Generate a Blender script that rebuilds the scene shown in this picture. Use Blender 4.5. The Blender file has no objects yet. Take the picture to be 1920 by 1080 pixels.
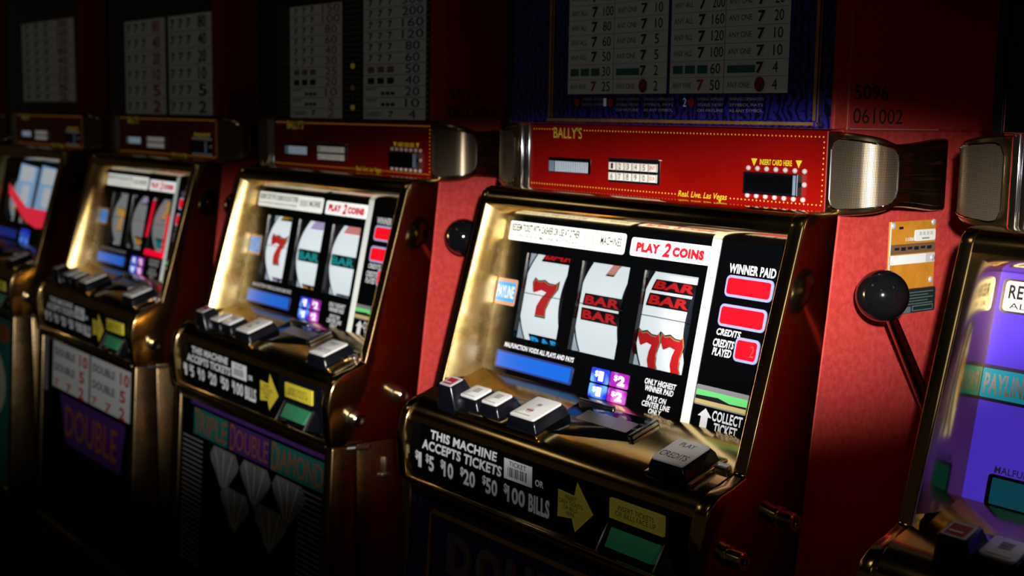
import bpy, bmesh, math, random
from mathutils import Vector, Matrix

random.seed(7)
S = bpy.context.scene
COL = S.collection
R = math.radians
Z0 = 1.25          # height of the top edge of the player panels above the floor
PITCH = .63        # spacing of the machines along the row (X)
CX, CY = .2235, .12

# ------------------------------------------------------------------ camera, world, light, exposure
def build_camera():
    yaw, pitch, roll = R(38.320), R(7.574), R(.950)
    f = Vector((-math.cos(yaw) * math.cos(pitch), math.sin(yaw) * math.cos(pitch), -math.sin(pitch)))
    r = f.cross(Vector((0, 0, 1))).normalized()
    u = r.cross(f)
    c, s = math.cos(roll), math.sin(roll)
    r2, u2 = c * r + s * u, -s * r + c * u
    m = Matrix((r2, u2, -f)).transposed().to_4x4()
    m.translation = Vector((1.1874, -.9465, Z0 + .0076))
    cd = bpy.data.cameras.new('camera')
    cd.sensor_width = 36.0
    cd.lens = 2400 / 1920 * 36
    cd.clip_start = .02
    cd.dof.use_dof = True
    cd.dof.focus_distance = 1.12
    cd.dof.aperture_fstop = 7.0
    o = bpy.data.objects.new('camera', cd)
    COL.objects.link(o)
    o.matrix_world = m
    S.camera = o
    return m

CAM = build_camera()
w = bpy.data.worlds.new('world'); S.world = w; w.use_nodes = True
w.node_tree.nodes['Background'].inputs[0].default_value = (1, .72, .45, 1)
w.node_tree.nodes['Background'].inputs[1].default_value = .010
S.view_settings.view_transform = 'Standard'
S.view_settings.look = 'None'
S.view_settings.gamma = 1
S.view_settings.use_curve_mapping = False
S.view_settings.exposure = 0

def flash():
    # the camera's flash: a small lamp just above and right of the lens with a wide, low beam
    ld = bpy.data.lights.new('camera_flash', 'SPOT')
    ld.energy = 168; ld.color = (1, .96, .92); ld.shadow_soft_size = .012
    ld.spot_size = R(61); ld.spot_blend = 1.0
    o = bpy.data.objects.new('camera_flash', ld); COL.objects.link(o)
    pos = CAM @ Vector((.045, .065, 0))
    target = CAM @ Vector(((1040 - 960) / 2400, -(520 - 540) / 2400, -1))
    d = (target - pos).normalized()
    right = d.cross(Vector((0, 0, 1))).normalized(); up = right.cross(d)
    m = Matrix((right, up, -d)).transposed().to_4x4(); m.translation = pos
    o.matrix_world = m @ Matrix.Rotation(R(4), 4, 'Z') @ Matrix.Diagonal((1.0, .262, 1.0, 1.0))
flash()

def fill_light(x, y, e, size=.5, col=(1, .84, .62)):  # added unseen warm fill from overhead, for dim ambient light and brass edges
    ld = bpy.data.lights.new('overhead_fill_light', 'AREA')
    ld.shape = 'DISK'; ld.size = size; ld.energy = e; ld.color = col
    o = bpy.data.objects.new('overhead_fill_light', ld); COL.objects.link(o)
    o.location = (x, y, 2.9)
fill_light(-.3, -1.7, .9)
fill_light(-2.6, -1.7, .9)
fill_light(2.0, -2.6, .9)

# ------------------------------------------------------------------ materials
def nodes(name):
    m = bpy.data.materials.new(name); m.use_nodes = True
    nt = m.node_tree
    return m, nt, nt.nodes['Principled BSDF']

def mat(name, col, rough=.5, metal=0, emit=None, est=0, spec=.5, coat=0):
    m, nt, b = nodes(name)
    b.inputs['Base Color'].default_value = (*col, 1)
    b.inputs['Roughness'].default_value = rough
    b.inputs['Metallic'].default_value = metal
    b.inputs['Specular IOR Level'].default_value = spec
    b.inputs['Coat Weight'].default_value = coat
    if emit:
        b.inputs['Emission Color'].default_value = (*emit, 1)
        b.inputs['Emission Strength'].default_value = est
    return m

def noise(nt, scale, detail=4, rough=.6):
    tc = nt.nodes.new('ShaderNodeTexCoord'); n = nt.nodes.new('ShaderNodeTexNoise')
    nt.links.new(tc.outputs['Object'], n.inputs['Vector'])
    n.inputs['Scale'].default_value = scale; n.inputs['Detail'].default_value = detail
    n.inputs['Roughness'].default_value = rough
    return n

def ramp(nt, src, stops):
    r = nt.nodes.new('ShaderNodeValToRGB')
    el = r.color_ramp.elements
    while len(el) < len(stops): el.new(.5)
    for e, (p, c) in zip(el, stops): e.position = p; e.color = (*c, 1)
    nt.links.new(src, r.inputs[0])
    return r

def noisy(name, c0, c1, scale, rough0, rough1, metal=0, spec=.5, bump=0, lo=.35, hi=.65, detail=4):
    m, nt, b = nodes(name)
    n = noise(nt, scale, detail)
    r = ramp(nt, n.outputs['Fac'], [(lo, c0), (hi, c1)])
    nt.links.new(r.outputs[0], b.inputs['Base Color'])
    mr = nt.nodes.new('ShaderNodeMapRange')
    mr.inputs[3].default_value = rough0; mr.inputs[4].default_value = rough1
    nt.links.new(n.outputs['Fac'], mr.inputs[0]); nt.links.new(mr.outputs[0], b.inputs['Roughness'])
    b.inputs['Metallic'].default_value = metal
    b.inputs['Specular IOR Level'].default_value = spec
    if bump:
        bp = nt.nodes.new('ShaderNodeBump'); bp.inputs['Strength'].default_value = bump
        bp.inputs['Distance'].default_value = .002
        nt.links.new(n.outputs['Fac'], bp.inputs['Height']); nt.links.new(bp.outputs[0], b.inputs['Normal'])
    return m

M = {}
M['red'] = noisy('red_laminate', (.40, .036, .029), (.52, .056, .045), 170, .5, .62, spec=.1)
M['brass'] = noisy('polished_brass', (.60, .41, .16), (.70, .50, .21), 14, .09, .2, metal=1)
M['brassin'] = noisy('lit_inner_brass', (.84, .54, .16), (.94, .70, .30), 40, .2, .36, metal=1, bump=.10, detail=2)  # brighter brass copy for inner walls; reflected reel glow put into its colour
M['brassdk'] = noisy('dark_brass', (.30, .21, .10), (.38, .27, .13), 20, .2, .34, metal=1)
M['chrome'] = mat('chrome', (.82, .83, .86), .12, 1)
M['steel'] = mat('brushed_steel', (.55, .55, .58), .28, 1)
M['screw'] = mat('screw_metal', (.58, .60, .68), .35, .35)
M['black'] = mat('black_gloss', (.0015, .0018, .0025), .1)
M['blackpl'] = mat('black_plastic', (.004, .005, .008), .22, spec=.4)
M['cavity'] = mat('cavity_black', (.004, .004, .005), .7)
M['knob'] = mat('black_knob', (.004, .004, .005), .09, spec=.6)
M['rod'] = mat('lever_rod', (.55, .36, .26), .14, 1)
M['ink'] = mat('white_ink', (.86, .88, .92), .5, emit=(.85, .92, 1), est=.045)
M['bar'] = mat('white_strip', (.85, .87, .84), .4, emit=(.9, 1, .95), est=.25)
M['bink'] = mat('black_ink', (.01, .01, .012), .5)
M['grey'] = mat('grey_ink', (.25, .25, .26), .5)
M['greyed'] = mat('pale_grey', (.55, .55, .55), .5)
M['redink'] = mat('red_ink', (.62, .012, .02), .4, emit=(.9, .01, .02), est=.12)
M['sign'] = mat('backlit_sign', (.85, .87, .8), .4, emit=(.97, 1, .92), est=.62)
M['sign2'] = mat('backlit_sign_white', (.85, .85, .85), .4, emit=(1, 1, 1), est=.68)
M['signred'] = mat('sign_red_letters', (.55, .01, .02), .4, emit=(.8, .01, .03), est=.35)
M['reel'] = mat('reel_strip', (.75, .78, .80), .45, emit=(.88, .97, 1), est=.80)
M['reelback'] = mat('reel_back', (.5, .55, .6), .5, emit=(.62, .78, .9), est=.45)
M['reelrim'] = mat('reel_rim', (.02, .025, .04), .4)
M['r_red'] = mat('reel_red', (.45, .01, .012), .45, emit=(.72, .018, .02), est=.55)
M['r_pink'] = mat('reel_pale_red', (.55, .2, .18), .45, emit=(.9, .35, .32), est=.6)
M['r_black'] = mat('reel_black', (.01, .01, .012), .45)
M['r_line'] = mat('reel_gold_outline', (.5, .32, .08), .45, emit=(.75, .5, .2), est=.3)
M['r_blue'] = mat('reel_blue', (.02, .22, .55), .45, emit=(.02, .45, .95), est=.7)
M['r_teal'] = mat('reel_teal', (.01, .28, .27), .45, emit=(.01, .42, .42), est=.5)
M['r_gold'] = mat('reel_orange', (.55, .25, .02), .45, emit=(.85, .42, .05), est=.5)
M['r_lilac'] = mat('reel_lilac', (.4, .3, .6), .45, emit=(.6, .5, .85), est=.6)
M['led'] = mat('red_led_window', (.4, .003, .01), .35, emit=(.92, .004, .012), est=.8)
M['ledfr'] = mat('led_frame', (.22, .24, .38), .4, emit=(.45, .5, .85), est=.45)
M['leddig'] = mat('led_digit', (.3, .0, .0), .35, emit=(1, .12, .12), est=.9)
M['lcd'] = mat('blue_display', (.005, .05, .3), .35, emit=(.0, .13, .62), est=.75)
M['lcdfr'] = mat('blue_display_frame', (.02, .03, .12), .35, emit=(.01, .03, .25), est=.5)
def tile_mat(name, dark, lite):
    m, nt, b = nodes(name)
    n = noise(nt, 55, 1)
    r = ramp(nt, n.outputs['Fac'], [(.45, dark), (.68, lite)])
    nt.links.new(r.outputs[0], b.inputs['Base Color']); nt.links.new(r.outputs[0], b.inputs['Emission Color'])
    b.inputs['Emission Strength'].default_value = .75
    return m
M['t_blue'] = tile_mat('coin_tile_blue', (.012, .025, .50), (.10, .28, .85))
M['t_purp'] = tile_mat('coin_tile_purple', (.24, .008, .28), (.5, .14, .58))
M['paybl'] = mat('payline_blue', (.02, .22, .62), .35, emit=(.02, .33, .85), est=.55)
M['payfr'] = mat('payline_copper', (.5, .25, .15), .3, emit=(.6, .3, .18), est=.25)
M['green'] = mat('bill_slot_green', (.04, .24, .11), .4, emit=(.03, .36, .15), est=.045)
M['greenlit'] = mat('ticket_green', (.1, .5, .14), .4, emit=(.16, .62, .2), est=.45)
M['tkbrown'] = mat('ticket_tan', (.5, .38, .15), .4, emit=(.5, .45, .2), est=.28)
M['yellow'] = mat('yellow_label', (.72, .58, .04), .4, emit=(.8, .68, .08), est=.04)
M['yprint'] = mat('yellow_print', (.75, .6, .03), .4, emit=(.8, .6, .02), est=.12)
M['dotprint'] = mat('amber_dots', (.8, .42, .06), .4, emit=(1, .42, .03), est=.28)
M['panelred'] = noisy('player_panel_red', (.235, .003, .0015), (.30, .004, .002), 9, .18, .22, spec=.5)
M['bulb'] = mat('white_bulb', (.50, .42, .40), .15, emit=(1, .9, .88), est=.03)
M['key'] = mat('keypad_key', (.82, .80, .74), .4, emit=(1, .97, .88), est=.12)
M['vfd'] = mat('display_window', (.18, .24, .32), .15, emit=(.3, .45, .6), est=.08)
M['vfdbar'] = mat('display_bar', (.55, .62, .70), .3, emit=(.6, .75, .9), est=.25)
M['ballys'] = mat('gold_letters', (.62, .52, .06), .4, emit=(.7, .6, .05), est=.1)
M['cap'] = mat('button_cap', (.80, .80, .78), .3)
M['capred'] = mat('button_red', (.42, .02, .04), .35)
M['gold'] = noisy('gold_frame', (.62, .30, .07), (.74, .42, .12), 60, .4, .55, metal=.55)
M['paper'] = mat('paytable_white', (.58, .62, .63), .5, emit=(.8, .87, .9), est=.010)
M['line'] = mat('paytable_line', (.10, .11, .12), .5)
M['tealtab'] = mat('paytable_teal', (.03, .22, .26), .5)
M['number'] = mat('number_black', (.02, .015, .015), .6)
M['tag'] = noisy('number_tag', (.40, .034, .030), (.47, .045, .04), 120, .4, .5, spec=.2)
M['seam'] = mat('pale_seam', (.55, .22, .19), .4)
M['plate'] = noisy('orange_tax_plate', (.50, .20, .015), (.58, .25, .025), 90, .3, .4)
M['platedk'] = mat('plate_brown', (.16, .09, .045), .4)
M['white'] = mat('white_sticker', (.78, .82, .80), .4)
M['serial'] = mat('serial_dark_green', (.010, .020, .018), .35)
M['serialtxt'] = mat('serial_text', (.09, .13, .135), .4)
M['purple'] = mat('purple_glass', (.10, .05, .62), .16, emit=(.13, .06, 1), est=.38)
M['purpdk'] = mat('purple_border', (.08, .06, .14), .2)
M['teal'] = mat('teal_strip', (.02, .33, .45), .3, emit=(.02, .45, .6), est=.3)
M['tealdk'] = mat('teal_display', (.01, .10, .14), .25, emit=(.01, .2, .28), est=.2)
M['navy'] = mat('navy_border', (.012, .010, .05), .3)
M['dia'] = noisy('diamond_print', (.14, .14, .145), (.22, .22, .22), 30, .4, .5)
M['b_teal'] = mat('belly_teal', (.012, .13, .115), .4)
M['b_purple'] = mat('belly_purple', (.065, .018, .15), .4)
M['b_orange'] = mat('belly_orange', (.26, .08, .03), .4)
M['b_cream'] = mat('belly_cream', (.5, .5, .4), .4)
M['b_red'] = mat('belly_red', (.5, .02, .03), .4)
M['pale_blue'] = mat('bonus_blue', (.3, .5, .7), .3, emit=(.35, .62, .95), est=.42)
M['bonus_white'] = mat('bonus_white', (.6, .6, .62), .3, emit=(.8, .85, .9), est=.4)
M['bonus_red'] = mat('bonus_red', (.6, .02, .03), .3, emit=(.95, .03, .06), est=.6)
M['redglow'] = mat('red_lit_frame', (.6, .0, .02), .3, emit=(1, .0, .03), est=.75)
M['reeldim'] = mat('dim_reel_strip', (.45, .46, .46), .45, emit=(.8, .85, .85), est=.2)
M['floor'] = noisy('dark_carpet', (.012, .008, .010), (.03, .018, .02), 60, .9, 1)
M['wall'] = noisy('dark_wall', (.02, .015, .012), (.03, .02, .016), 8, .8, .9)

def blue_pattern(name, dark, lite):
    m, nt, b = nodes(name)
    n = noise(nt, 120, 2, .5)
    wv = nt.nodes.new('ShaderNodeTexWave'); tc = nt.nodes.new('ShaderNodeTexCoord')
    nt.links.new(tc.outputs['Object'], wv.inputs['Vector'])
    wv.inputs['Scale'].default_value = 38; wv.inputs['Distortion'].default_value = 9
    wv.inputs['Detail'].default_value = 2; wv.inputs['Detail Scale'].default_value = 2
    r = ramp(nt, wv.outputs['Fac'], [(.25, dark), (.7, lite)])
    nt.links.new(r.outputs[0], b.inputs['Base Color'])
    b.inputs['Roughness'].default_value = .25
    return m
M['bluepat'] = blue_pattern('blue_flame_print', (.008, .008, .05), (.035, .03, .38))
M['purppat'] = blue_pattern('violet_print', (.012, .008, .05), (.07, .03, .26))

def grille_mat():
    # perforated metal: a square grid of holes laid out in surface metres (UV)
    m, nt, b = nodes('perforated_grille')
    uv = nt.nodes.new('ShaderNodeUVMap'); sc = nt.nodes.new('ShaderNodeVectorMath'); sc.operation = 'SCALE'
    sc.inputs['Scale'].default_value = 1 / .0012
    fr = nt.nodes.new('ShaderNodeVectorMath'); fr.operation = 'FRACTION'
    sub = nt.nodes.new('ShaderNodeVectorMath'); sub.operation = 'SUBTRACT'; sub.inputs[1].default_value = (.5, .5, 0)
    mul = nt.nodes.new('ShaderNodeVectorMath'); mul.operation = 'MULTIPLY'; mul.inputs[1].default_value = (1, 1, 0)
    ln = nt.nodes.new('ShaderNodeVectorMath'); ln.operation = 'LENGTH'
    cmp_ = nt.nodes.new('ShaderNodeMapRange'); cmp_.inputs[1].default_value = .36; cmp_.inputs[2].default_value = .45
    L = nt.links.new
    L(uv.outputs[0], sc.inputs[0]); L(sc.outputs[0], fr.inputs[0]); L(fr.outputs[0], sub.inputs[0])
    L(sub.outputs[0], mul.inputs[0]); L(mul.outputs[0], ln.inputs[0]); L(ln.outputs['Value'], cmp_.inputs[0])
    mix = nt.nodes.new('ShaderNodeMix'); mix.data_type = 'RGBA'
    mix.inputs[6].default_value = (.012, .011, .010, 1); mix.inputs[7].default_value = (.44, .34, .22, 1)
    L(cmp_.outputs[0], mix.inputs[0]); L(mix.outputs[2], b.inputs['Base Color'])
    mr = nt.nodes.new('ShaderNodeMath'); mr.operation = 'MULTIPLY'; mr.inputs[1].default_value = .9
    L(cmp_.outputs[0], mr.inputs[0]); L(mr.outputs[0], b.inputs['Metallic'])
    b.inputs['Roughness'].default_value = .30
    b.inputs['Specular IOR Level'].default_value = .2
    return m
M['grille'] = grille_mat()

def pane_mat():
    m = bpy.data.materials.new('clear_pane'); m.use_nodes = True; nt = m.node_tree
    nt.nodes.clear()
    o = nt.nodes.new('ShaderNodeOutputMaterial'); t = nt.nodes.new('ShaderNodeBsdfTransparent')
    g = nt.nodes.new('ShaderNodeBsdfGlossy'); g.inputs['Roughness'].default_value = .04
    f = nt.nodes.new('ShaderNodeFresnel'); f.inputs[0].default_value = 1.4
    x = nt.nodes.new('ShaderNodeMixShader')
    nt.links.new(f.outputs[0], x.inputs[0]); nt.links.new(t.outputs[0], x.inputs[1]); nt.links.new(g.outputs[0], x.inputs[2])
    nt.links.new(x.outputs[0], o.inputs[0])
    return m
M['pane'] = pane_mat()

# ------------------------------------------------------------------ mesh builder (machine coordinates)
OFF = Vector((-CX, -CY, Z0))
def rnd_rect(x0, z0, x1, z1, r, n=4):
    if r <= 0: return [(x0, z0), (x1, z0), (x1, z1), (x0, z1)]
    P = []
    for cx, cz, a in ((x1 - r, z0 + r, -90), (x1 - r, z1 - r, 0), (x0 + r, z1 - r, 90), (x0 + r, z0 + r, 180)):
        for i in range(n + 1):
            t = R(a + 90 * i / n)
            P.append((cx + r * math.cos(t), cz + r * math.sin(t)))
    return P

_tc = {}
def text_mesh(s, bold, shear):
    k = (s, bold, shear)
    if k not in _tc:
        cu = bpy.data.curves.new('t', 'FONT'); cu.body = s; cu.size = 1; cu.offset = bold; cu.shear = shear
        cu.resolution_u = 3; cu.align_x = 'CENTER'; cu.space_line = .85; cu.space_character = 1.0 + 1.6 * max(bold, 0)
        ob = bpy.data.objects.new('t', cu)
        me = ob.to_mesh()
        V = [(v.co.x, v.co.y) for v in me.vertices]; F = [tuple(p.vertices) for p in me.polygons]
        ob.to_mesh_clear(); bpy.data.objects.remove(ob); bpy.data.curves.remove(cu)
        a, b = min(v[0] for v in V), max(v[0] for v in V); c, d = min(v[1] for v in V), max(v[1] for v in V)
        _tc[k] = ([((x - a) / (b - a), (y - c) / (d - c)) for x, y in V], F)
    return _tc[k]

class MB:
    def __init__(s): s.bm = bmesh.new(); s.mats = []; s.uv = s.bm.loops.layers.uv.new('UVMap')
    def mi(s, m):
        if m not in s.mats: s.mats.append(m)
        return s.mats.index(m)
    def add(s, sub, bevel=0, seg=2, ang=30):
        bmesh.ops.recalc_face_normals(sub, faces=sub.faces)
        if bevel:
            es = [e for e in sub.edges if len(e.link_faces) == 2 and e.calc_face_angle(0) > R(ang)]
            bmesh.ops.bevel(sub, geom=es, offset=bevel, offset_type='OFFSET', segments=seg, profile=.5, affect='EDGES', clamp_overlap=True)
        me = bpy.data.meshes.new('t'); sub.to_mesh(me); sub.free(); s.bm.from_mesh(me); bpy.data.meshes.remove(me)
    def poly(s, pts, m):
        f = s.bm.faces.new([s.bm.verts.new(p) for p in pts]); f.material_index = s.mi(m); return f
    def loft(s, rings, m, closed=True, caps=True, bevel=0, seg=2, ang=30):
        b = bmesh.new(); k = s.mi(m)
        V = [[b.verts.new(p) for p in r] for r in rings]
        n = len(rings[0])
        for i in range(len(V) - 1):
            for j in range(n if closed else n - 1):
                f = b.faces.new((V[i][j], V[i][(j + 1) % n], V[i + 1][(j + 1) % n], V[i + 1][j])); f.material_index = k
        if caps and closed:
            f = b.faces.new(V[0]); f.material_index = k
            f = b.faces.new(V[-1]); f.material_index = k
        s.add(b, bevel, seg, ang)
    def prism_x(s, yz, x0, x1, m, bevel=0, seg=2, ang=30):
        s.loft([[(x0, y, z) for y, z in yz], [(x1, y, z) for y, z in yz]], m, bevel=bevel, seg=seg, ang=ang)
    def box(s, a, b, m, bevel=0, seg=2):
        x0, y0, z0 = a; x1, y1, z1 = b
        s.loft([[(x0, y0, z), (x1, y0, z), (x1, y1, z), (x0, y1, z)] for z in (z0, z1)], m, bevel=bevel, seg=seg)
    def slab(s, fn, pts, h, m, th, bevel=0, seg=2):       # flat shape on a surface: outline pts, top at h, thickness th
        s.loft([[fn(a, b, h - th) for a, b in pts], [fn(a, b, h) for a, b in pts]], m, bevel=bevel, seg=seg)
    def print_(s, fn, pts, h, m): s.poly([fn(a, b, h) for a, b in pts], m)
    def rect(s, fn, x0, z0, x1, z1, h, m, r=0, n=1):
        if n == 1: s.print_(fn, rnd_rect(x0, z0, x1, z1, r), h, m)
        else:
            for i in range(n):
                a = z0 + (z1 - z0) * i / n; b = z0 + (z1 - z0) * (i + 1) / n
                s.print_(fn, [(x0, a), (x1, a), (x1, b), (x0, b)], h, m)
    def text(s, fn, st, x0, z0, x1, z1, h, m, bold=.02, shear=0):
        V, F = text_mesh(st, bold, shear); k = s.mi(m)
        vs = [s.bm.verts.new(fn(x0 + (x1 - x0) * x, z0 + (z1 - z0) * y, h)) for x, y in V]
        for f in F:
            try: s.bm.faces.new([vs[i] for i in f]).material_index = k
            except ValueError: pass
    def sphere(s, c, r, m, seg=24, rings=14, sc=(1, 1, 1)):
        b = bmesh.new(); bmesh.ops.create_uvsphere(b, u_segments=seg, v_segments=rings, radius=r,
            matrix=Matrix.Translation(c) @ Matrix.Diagonal((*sc, 1)))
        k = s.mi(m)
        for f in b.faces: f.material_index = k
        s.add(b)
    def tube(s, path, rad, m, n=16):
        rings = []
        P = [Vector(p) for p in path]
        for i, p in enumerate(P):
            t = (P[min(i + 1, len(P) - 1)] - P[max(i - 1, 0)]).normalized()
            a = t.orthogonal().normalized(); bb = t.cross(a)
            r = rad[i] if isinstance(rad, (list, tuple)) else rad
            rings.append([p + r * (math.cos(2 * math.pi * j / n) * a + math.sin(2 * math.pi * j / n) * bb) for j in range(n)])
        s.loft(rings, m)
    def lathe_x(s, c, prof, m, n=24):                      # profile of (dx, radius) turned about X through c
        rings = [[(c[0] + dx, c[1] + r * math.cos(2 * math.pi * j / n), c[2] + r * math.sin(2 * math.pi * j / n)) for j in range(n)] for dx, r in prof]
        s.loft(rings, m)
    def build(s, name, parent, label=None):
        me = bpy.data.meshes.new(name)
        s.bm.transform(Matrix.Translation(OFF))
        s.bm.to_mesh(me); s.bm.free()
        for m in s.mats: me.materials.append(m)
        me.shade_smooth(); me.set_sharp_from_angle(angle=R(32))
        o = bpy.data.objects.new(name, me); COL.objects.link(o)
        o.parent = parent
        if label: o['label'] = label
        return o

# surfaces of a machine; x runs along the row, z is relative to the top edge of the player panel
KG = math.hypot(1, .204)
def G(x, z, h): y = -.0215 + .204 * (z + .108); return (x, y - h / KG, z + .204 * h / KG)          # reel glass
def F(x, z): return (x, -.0455 + .285 * (z + .078), z)                                            # bezel face
def D(x, y, h): return (x, y - .322 * h, -.301 + .34 * (y + .109) + .947 * h)                     # button deck
def BP(x, z, h): return (x, -.150 - h, z)                                                         # bill panel
def BL(x, z, h): return (x, -.1515 + .055 * (z + .40) - h, z)                                     # belly glass
def TP(x, z, h): return (x, -h, z)                                                                # player panel
def TG(x, z, h): return (x, -.011 - h, z)                                                         # top glass
def SD(y, z, h): return (.461 + h, y, z)                                                          # right-hand side

# ------------------------------------------------------------------ parts
def cabinet(p):
    b = MB()
    front = [(.004, -.079), (-.006, -.165), (-.0174, -.258), (-.034, -.406), (-.044, -.43), (-.046, -.80)]
    outline = [(.004, .0018)] + front + [(.44, -.80), (.44, .0018)]
    for x0, x1 in ((-.0125, .004), (.4445, .461)): b.prism_x(outline, x0, x1, M['red'], bevel=.0015, seg=1)
    b.prism_x([(.12, -.012), (.12, -.31), (-.02, -.34), (-.034, -.40), (-.042, -.432), (-.044, -.79), (.43, -.79), (.43, -.012)], .003, .4455, M['cavity'])
    b.prism_x([(.006, -.012), (.006, -.098), (.13, -.098), (.13, -.012)], .003, .4455, M['cavity'])
    return b.build('cabinet', p, 'red laminate cabinet body')

def stand(p):
    b = MB()
    b.box((-.03, -.17, -1.25), (.478, .44, -.80), M['blackpl'], .006)
    b.box((-.04, -.18, -1.25), (.488, .44, -1.17), M['wall'], .004)
    return b.build('stand', p, 'dark base cabinet')

def top_box(p):
    b = MB()
    b.box((-.0125, -.010, .002), (.461, .44, .62), M['red'], .0015, 1)
    b.box((-.0125, -.013, .0015), (-.004, -.008, .62), M['blackpl'])
    # pale seams of the laminate on the right-hand side
    b.slab(SD, [(.0085, .002), (.0095, .002), (.0095, .6), (.0085, .6)], .0005, M['seam'], .001)
    b.slab(SD, [(.014, .0022), (.15, .0022), (.15, .0032), (.014, .0032)], .0005, M['seam'], .001)
    return b.build('top_box', p, 'red laminate top box')

def number_tag(p, a, c):
    b = MB()
    b.slab(SD, [(.012, .0035), (.155, .0035), (.155, .07), (.012, .07)], .0008, M['tag'], .0012)
    b.text(SD, a, .0165, .0290, .0665, .0425, .0012, M['number'], .004)
    b.text(SD, c, .0155, .0075, .0905, .0215, .0012, M['number'], .004)
    return b.build('number_tag', p, 'red tag with black numbers ' + a + ' and ' + c)

def side_profile():
    return [(-.033, -.0715), (-.0395, -.0735), (-.0445, -.0775), (-.0475, -.085), (-.109, -.301), (-.125, -.3075), (-.1385, -.3112), (-.1465, -.3155), (-.1540, -.3225), (-.1585, -.332),
            (-.1625, -.349), (-.1625, -.37), (-.160, -.395), (-.157, -.405)]

def door_frame(p, inner='brassin'):
    b = MB()
    br = M['brass']
    fr = side_profile()
    back = [(-.034, -.405), (-.0174, -.258), (-.006, -.165), (.003, -.080), (.003, -.0715)]
    for x0, x1 in ((-.014, .0), (.4455, .462)):
        b.prism_x(fr + back, x0, x1, br, bevel=.0028, seg=3, ang=40)
    # top rail with a rounded crown
    b.prism_x([(.003, -.0715), (-.030, -.0715), (-.0385, -.0738), (-.0440, -.0785), (-.0470, -.0850), (-.0485, -.0905), (-.0470, -.0930), (-.0215, -.1065), (.003, -.1065)], -.002, .4475, br)
    # drafted inner walls of the opening
    def wall(xa, xb):
        zs = [-.0915 - i * .01 for i in range(21)]
        pts = []
        for z in zs:
            q = F(xa, z); g = G(xb, max(z, -.300), 0)
            row = []
            for t, e in ((0, 0), (.12, .26), (.28, .52), (.48, .74), (.72, .90), (1, 1)):
                row.append((xa + (xb - xa) * e, q[1] + .0015 + (g[1] + .0015 - q[1]) * t, q[2] + (g[2] - q[2]) * t))
            pts.append(row)
        b.loft(pts, M[inner], closed=False)
    wall(-.0005, .0095); wall(.446, .4365)
    # deck with its rolled front edge
    prof = [(-.040, -.2775), (-.128, -.3075), (-.139, -.3125), (-.1475, -.3195), (-.1530, -.328), (-.1545, -.3335)]
    b.loft([[(x, y, z) for y, z in prof] for x in (-.002, .447)], br, closed=False)
    b.prism_x([(-.1545, -.3335), (-.149, -.3345), (-.140, -.330), (-.140, -.322)], -.002, .447, br)
    # lower lip
    b.prism_x([(-.150, -.397), (-.157, -.398), (-.1585, -.401), (-.157, -.405), (-.13, -.405), (-.13, -.397)], -.006, .454, br, bevel=.0012, seg=2)
    # door edge strip against the cabinet side
    return b.build('door_frame', p, 'polished brass door bezel with button deck')

WX = [(.054, .1290), (.1500, .2245), (.2470, .3220)]
WZ = (-.2405, -.1450)
def glass_base(b, face):
    # printed sheet with three reel windows cut out
    xs = [.0085, .054, .129, .150, .2245, .247, .322, .4375]; zs = [-.293, WZ[0], WZ[1], -.1035]
    for i in range(7):
        for j in range(3):
            if j == 1 and i in (1, 3, 5): continue
            b.print_(G, [(xs[i], zs[j]), (xs[i + 1], zs[j]), (xs[i + 1], zs[j + 1]), (xs[i], zs[j + 1])], 0, face)
    for x0, x1 in WX:                                    # window edges
        c = [(x0, WZ[0]), (x1, WZ[0]), (x1, WZ[1]), (x0, WZ[1])]
        for k in range(4):
            a, d = c[k], c[(k + 1) % 4]
            b.poly([G(*a, 0), G(*d, 0), G(*d, -.006), G(*a, -.006)], M['black'])
    # dark reel housing behind the sheet
    x0, x1, z0, z1, dp = .02, .345, -.262, -.128, -.11
    for a, d in (((x0, z0), (x1, z0)), ((x1, z0), (x1, z1)), ((x1, z1), (x0, z1)), ((x0, z1), (x0, z0))):
        b.poly([G(*a, -.002), G(*d, -.002), G(*d, dp), G(*a, dp)], M['cavity'])
    b.rect(G, x0, z0, x1, z1, dp, M['cavity'])

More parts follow.
